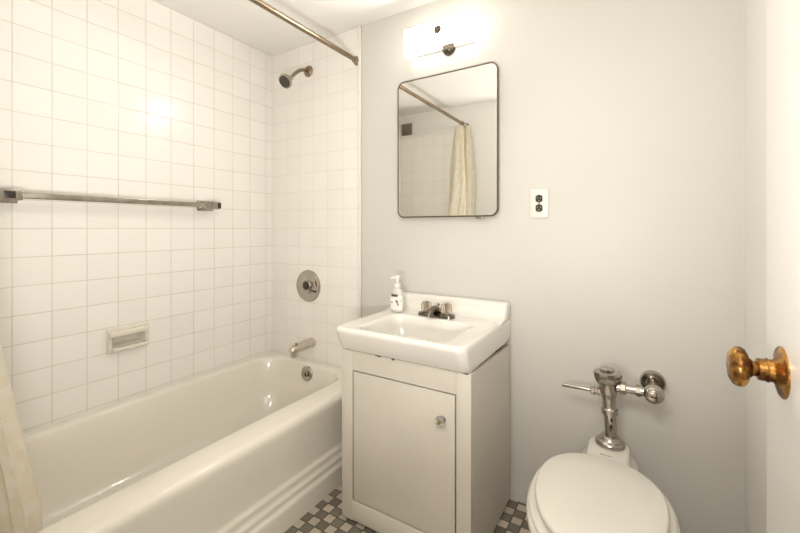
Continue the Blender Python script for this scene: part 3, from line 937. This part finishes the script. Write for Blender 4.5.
# ------------------------------------------------------------------ toilet
TXc = -0.096
to = thing('toilet', (TXc, 1.25, 0), 'white toilet with closed lid at the back wall beside the cabinet', 'toilet')
def egg(hw, yb, yf, ym, n=48, p=2.25):
    """outline: widest at ym, squarer to the back (yb), rounder to the front (yf)"""
    o = []
    for k in range(n):
        a = 2 * PI * k / n
        c, s = math.cos(a), math.sin(a)
        if s >= 0:
            x = hw * math.copysign(abs(c) ** (2 / p), c); y = ym + (yb - ym) * abs(s) ** (2 / p)
        else:
            x = hw * math.copysign(abs(c) ** (2 / 2.05), c); y = ym - (ym - yf) * abs(s) ** (2 / 2.05)
        o.append((TXc + x, y))
    return o
bm = bmesh.new()
lp = []
for hw, yb, yf, ym, z in ((0.115, 1.50, 1.10, 1.30, 0.0), (0.112, 1.50, 1.10, 1.30, 0.03), (0.098, 1.50, 1.13, 1.30, 0.08), (0.100, 1.50, 1.12, 1.29, 0.15), (0.125, 1.495, 1.06, 1.27, 0.22), (0.160, 1.49, 0.99, 1.25, 0.29), (0.182, 1.48, 0.945, 1.24, 0.34),
                          (0.188, 1.475, 0.935, 1.235, 0.362), (0.187, 1.475, 0.936, 1.235, 0.374), (0.182, 1.470, 0.942, 1.235, 0.380), (0.150, 1.43, 0.98, 1.23, 0.380), (0.135, 1.40, 1.0, 1.22, 0.36), (0.09, 1.35, 1.06, 1.2, 0.24), (0.04, 1.25, 1.13, 1.19, 0.2)):
    lp.append(at_z(egg(hw, yb, yf, ym), z))
loft(bm, lp, True, True)
bowl = link('bowl', bm, M['toilet_china'], to, angle=60)
# raised inlet horn behind the seat
bm = bmesh.new()
lp = []
for x0, x1, y0, y1, r, z in ((-0.092, 0.092, 1.36, 1.600, 0.05, 0.24), (-0.094, 0.094, 1.37, 1.608, 0.055, 0.32), (-0.088, 0.088, 1.385, 1.610, 0.055, 0.345), (-0.076, 0.076, 1.40, 1.610, 0.055, 0.360), (-0.068, 0.068, 1.415, 1.610, 0.055, 0.374),
                             (-0.064, 0.064, 1.425, 1.610, 0.055, 0.388), (-0.062, 0.062, 1.43, 1.608, 0.055, 0.394), (-0.058, 0.058, 1.435, 1.604, 0.052, 0.3975), (-0.050, 0.050, 1.443, 1.596, 0.045, 0.3985)):
    lp.append(at_z(rrect(TXc + 0.006 + x0, TXc + 0.006 + x1, y0, y1, r, 8), z))
loft(bm, lp, True, True)
link('inlet_horn', bm, M['toilet_china'], to, angle=60)
bm = bmesh.new()
for k, (w, h) in enumerate(((0.0036, 0.0055), (0.0026, 0.0035), (0.0026, 0.0035), (0.0022, 0.005), (0.0026, 0.0035), (0.0026, 0.0035), (0.0024, 0.0052), (0.0026, 0.0035))):
    x = TXc - 0.014 + k * 0.0042
    box(bm, x, x + w, 1.462 - k * 0.0003, 1.462 - k * 0.0003 + h, 0.3955, 0.3990)
link('maker_mark', bm, M['ink'], to, smooth=False)
# seat ring and lid
def pad(hw, yb, yf, ym, z0, z1, e, hole=None):
    bm = bmesh.new()
    lp = []
    for ins, z in ((e, z0), (e * .25, z0 + e * .35), (0, z0 + e), (0, z1 - e), (e * .25, z1 - e * .35), (e, z1)):
        lp.append(at_z(egg(hw - ins, yb - ins, yf + ins, ym), z))
    if hole:
        for z in (z1, z0):
            lp.append(at_z(egg(*hole), z))
        lp.append(lp[0])
        loft(bm, lp)
        bmesh.ops.remove_doubles(bm, verts=bm.verts[:], dist=1e-5)
    else:
        lp.append(at_z(egg(hw * .6, ym + (yb - ym) * .6, ym - (ym - yf) * .6, ym), z1 + 0.0015))
        loft(bm, lp, True, True)
    return bm
link('seat', pad(0.180, 1.420, 0.950, 1.225, 0.3822, 0.3960, 0.006, (0.115, 1.34, 1.03, 1.20)), M['seat'], to, angle=60)
link('lid', pad(0.163, 1.406, 0.972, 1.220, 0.4045, 0.4225, 0.006), M['seat'], to, angle=60)
for s in (-1, 1):
    bm = bmesh.new()
    lathe(bm, (TXc + s * 0.075, 1.413, 0.376), (0, 0, 1), [(0.010, 0.0), (0.010, 0.020), (0.007, 0.026), (0.0, 0.027)], 20)
    sweep(bm, [(TXc + s * 0.060, 1.413, 0.395), (TXc + s * 0.095, 1.413, 0.395)], 0.006, 16)
    link('seat_hinge', bm, M['seat'], to)

# ------------------------------------------------------------------ flush valve
QX, QY = -0.086, 1.546
fv = thing('flush_valve', (QX, QY, 0.41), 'chrome flush valve with side lever, between the wall and the toilet', 'flush valve')
bm = bmesh.new()
lathe(bm, (QX, QY, 0.3983), (0, 0, 1), [(0.046, 0.0), (0.048, 0.005), (0.046, 0.014), (0.040, 0.019), (0.037, 0.020), (0.034, 0.023), (0.031, 0.030), (0.027, 0.033), (0.0, 0.034)], 40)
link('spud_flange', bm, M['chrome'], fv)
bm = bmesh.new()
lathe(bm, (QX + 0.0267, QY, 0), (-0.055, 0, 1), [(0.0195, 0.430), (0.0195, 0.513), (0.0, 0.513)], 32)
tube_ = link('vacuum_tube', bm, M['chrome'], fv)
bm = bmesh.new()
for z in (0.462, 0.486):
    box(bm, QX + 0.001, QX + 0.009, QY - 0.0205, QY - 0.015, z, z + 0.013, 0.002)
link('tube_slot', bm, M['black'], tube_)
bm = bmesh.new()
lathe(bm, (QX + 0.0267, QY, 0), (-0.055, 0, 1), [(0.0215, 0.506), (0.0265, 0.508), (0.0270, 0.524), (0.0225, 0.528), (0.0215, 0.530)], 32)
link('coupling_nut', bm, M['chrome'], fv)
bm = bmesh.new()
lathe(bm, (QX + 0.0267, QY, 0), (-0.055, 0, 1), [(0.0215, 0.527), (0.0215, 0.560), (0.025, 0.572), (0.0285, 0.580), (0.0290, 0.614), (0.0, 0.616)], 36)
link('valve_body', bm, M['chrome'], fv)
bm = bmesh.new()
lathe(bm, (QX + 0.0267, QY, 0), (-0.055, 0, 1), [(0.034, 0.612), (0.0385, 0.618), (0.0445, 0.634), (0.0455, 0.645), (0.0430, 0.652), (0.028, 0.655), (0.024, 0.656), (0.024, 0.662), (0.020, 0.665), (0.0, 0.665)], 12)
link('valve_cap', bm, M['chrome'], fv, angle=20)
bm = bmesh.new()
lathe(bm, (QX - 0.024, QY - 0.002, 0.577), (-1, 0.05, -0.05), [(0.0165, 0.0), (0.0165, 0.014), (0.0125, 0.016), (0.0125, 0.022), (0.0155, 0.024), (0.0155, 0.034), (0.010, 0.038), (0.0, 0.038)], 8)
hs = link('handle_socket', bm, M['chrome'], fv, angle=20)
bm = bmesh.new()
sweep(bm, [(QX - 0.056, QY + 0.001, 0.5755), (QX - 0.090, QY + 0.002, 0.575), (QX - 0.150, QY + 0.004, 0.574), (QX - 0.157, QY + 0.004, 0.574)], [0.0060, 0.0064, 0.0070, 0.006], 16)
link('flush_lever', bm, M['chrome'], fv)
SVx, SVz = 0.042, 0.604
bm = bmesh.new()
lathe(bm, (QX, QY, SVz), (1, 0, 0), [(0.017, 0.02), (0.017, 0.044), (0.0145, 0.045), (0.0145, 0.078), (0.018, 0.079), (0.018, 0.094), (0.0145, 0.095), (0.0145, 0.125), (0.0, 0.125)], 24)
link('supply_tailpiece', bm, M['chrome'], fv)
for pf in ([(0.0225, 0.030), (0.0235, 0.032), (0.0235, 0.046), (0.0215, 0.049), (0.0, 0.049)], [(0.0, 0.076), (0.0205, 0.076), (0.0205, 0.090), (0.0, 0.090)]):
    bm = bmesh.new()
    lathe(bm, (QX, QY, SVz), (1, 0, 0), pf, 8)
    link('tailpiece_nut', bm, M['worn_chrome'], fv, angle=20)
bm = bmesh.new()
lathe(bm, (SVx, QY, SVz), (0, -1, 0), [(0.0, -0.030), (0.016, -0.028), (0.027, -0.016), (0.030, 0.0), (0.030, 0.012), (0.026, 0.021), (0.021, 0.025), (0.020, 0.032), (0.014, 0.035), (0.0, 0.036)], 28)
st = link('stop_valve', bm, M['chrome'], fv)
bm = bmesh.new(); box(bm, SVx - 0.009, SVx + 0.009, QY - 0.0375, QY - 0.0355, SVz - 0.002, SVz + 0.002); link('screw_slot', bm, M['black'], st, smooth=False)
bm = bmesh.new(); sweep(bm, [(SVx, QY + 0.01, SVz), (SVx, B - 0.01, SVz)], 0.0185, 24); link('supply_pipe', bm, M['worn_chrome'], fv)
bm = bmesh.new()
lathe(bm, (SVx, B, SVz), (0, -1, 0), [(0.040, 0.0), (0.040, 0.012), (0.036, 0.018), (0.030, 0.016), (0.022, 0.010), (0.0185, 0.010)], 36)
link('wall_escutcheon', bm, M['chrome'], fv)
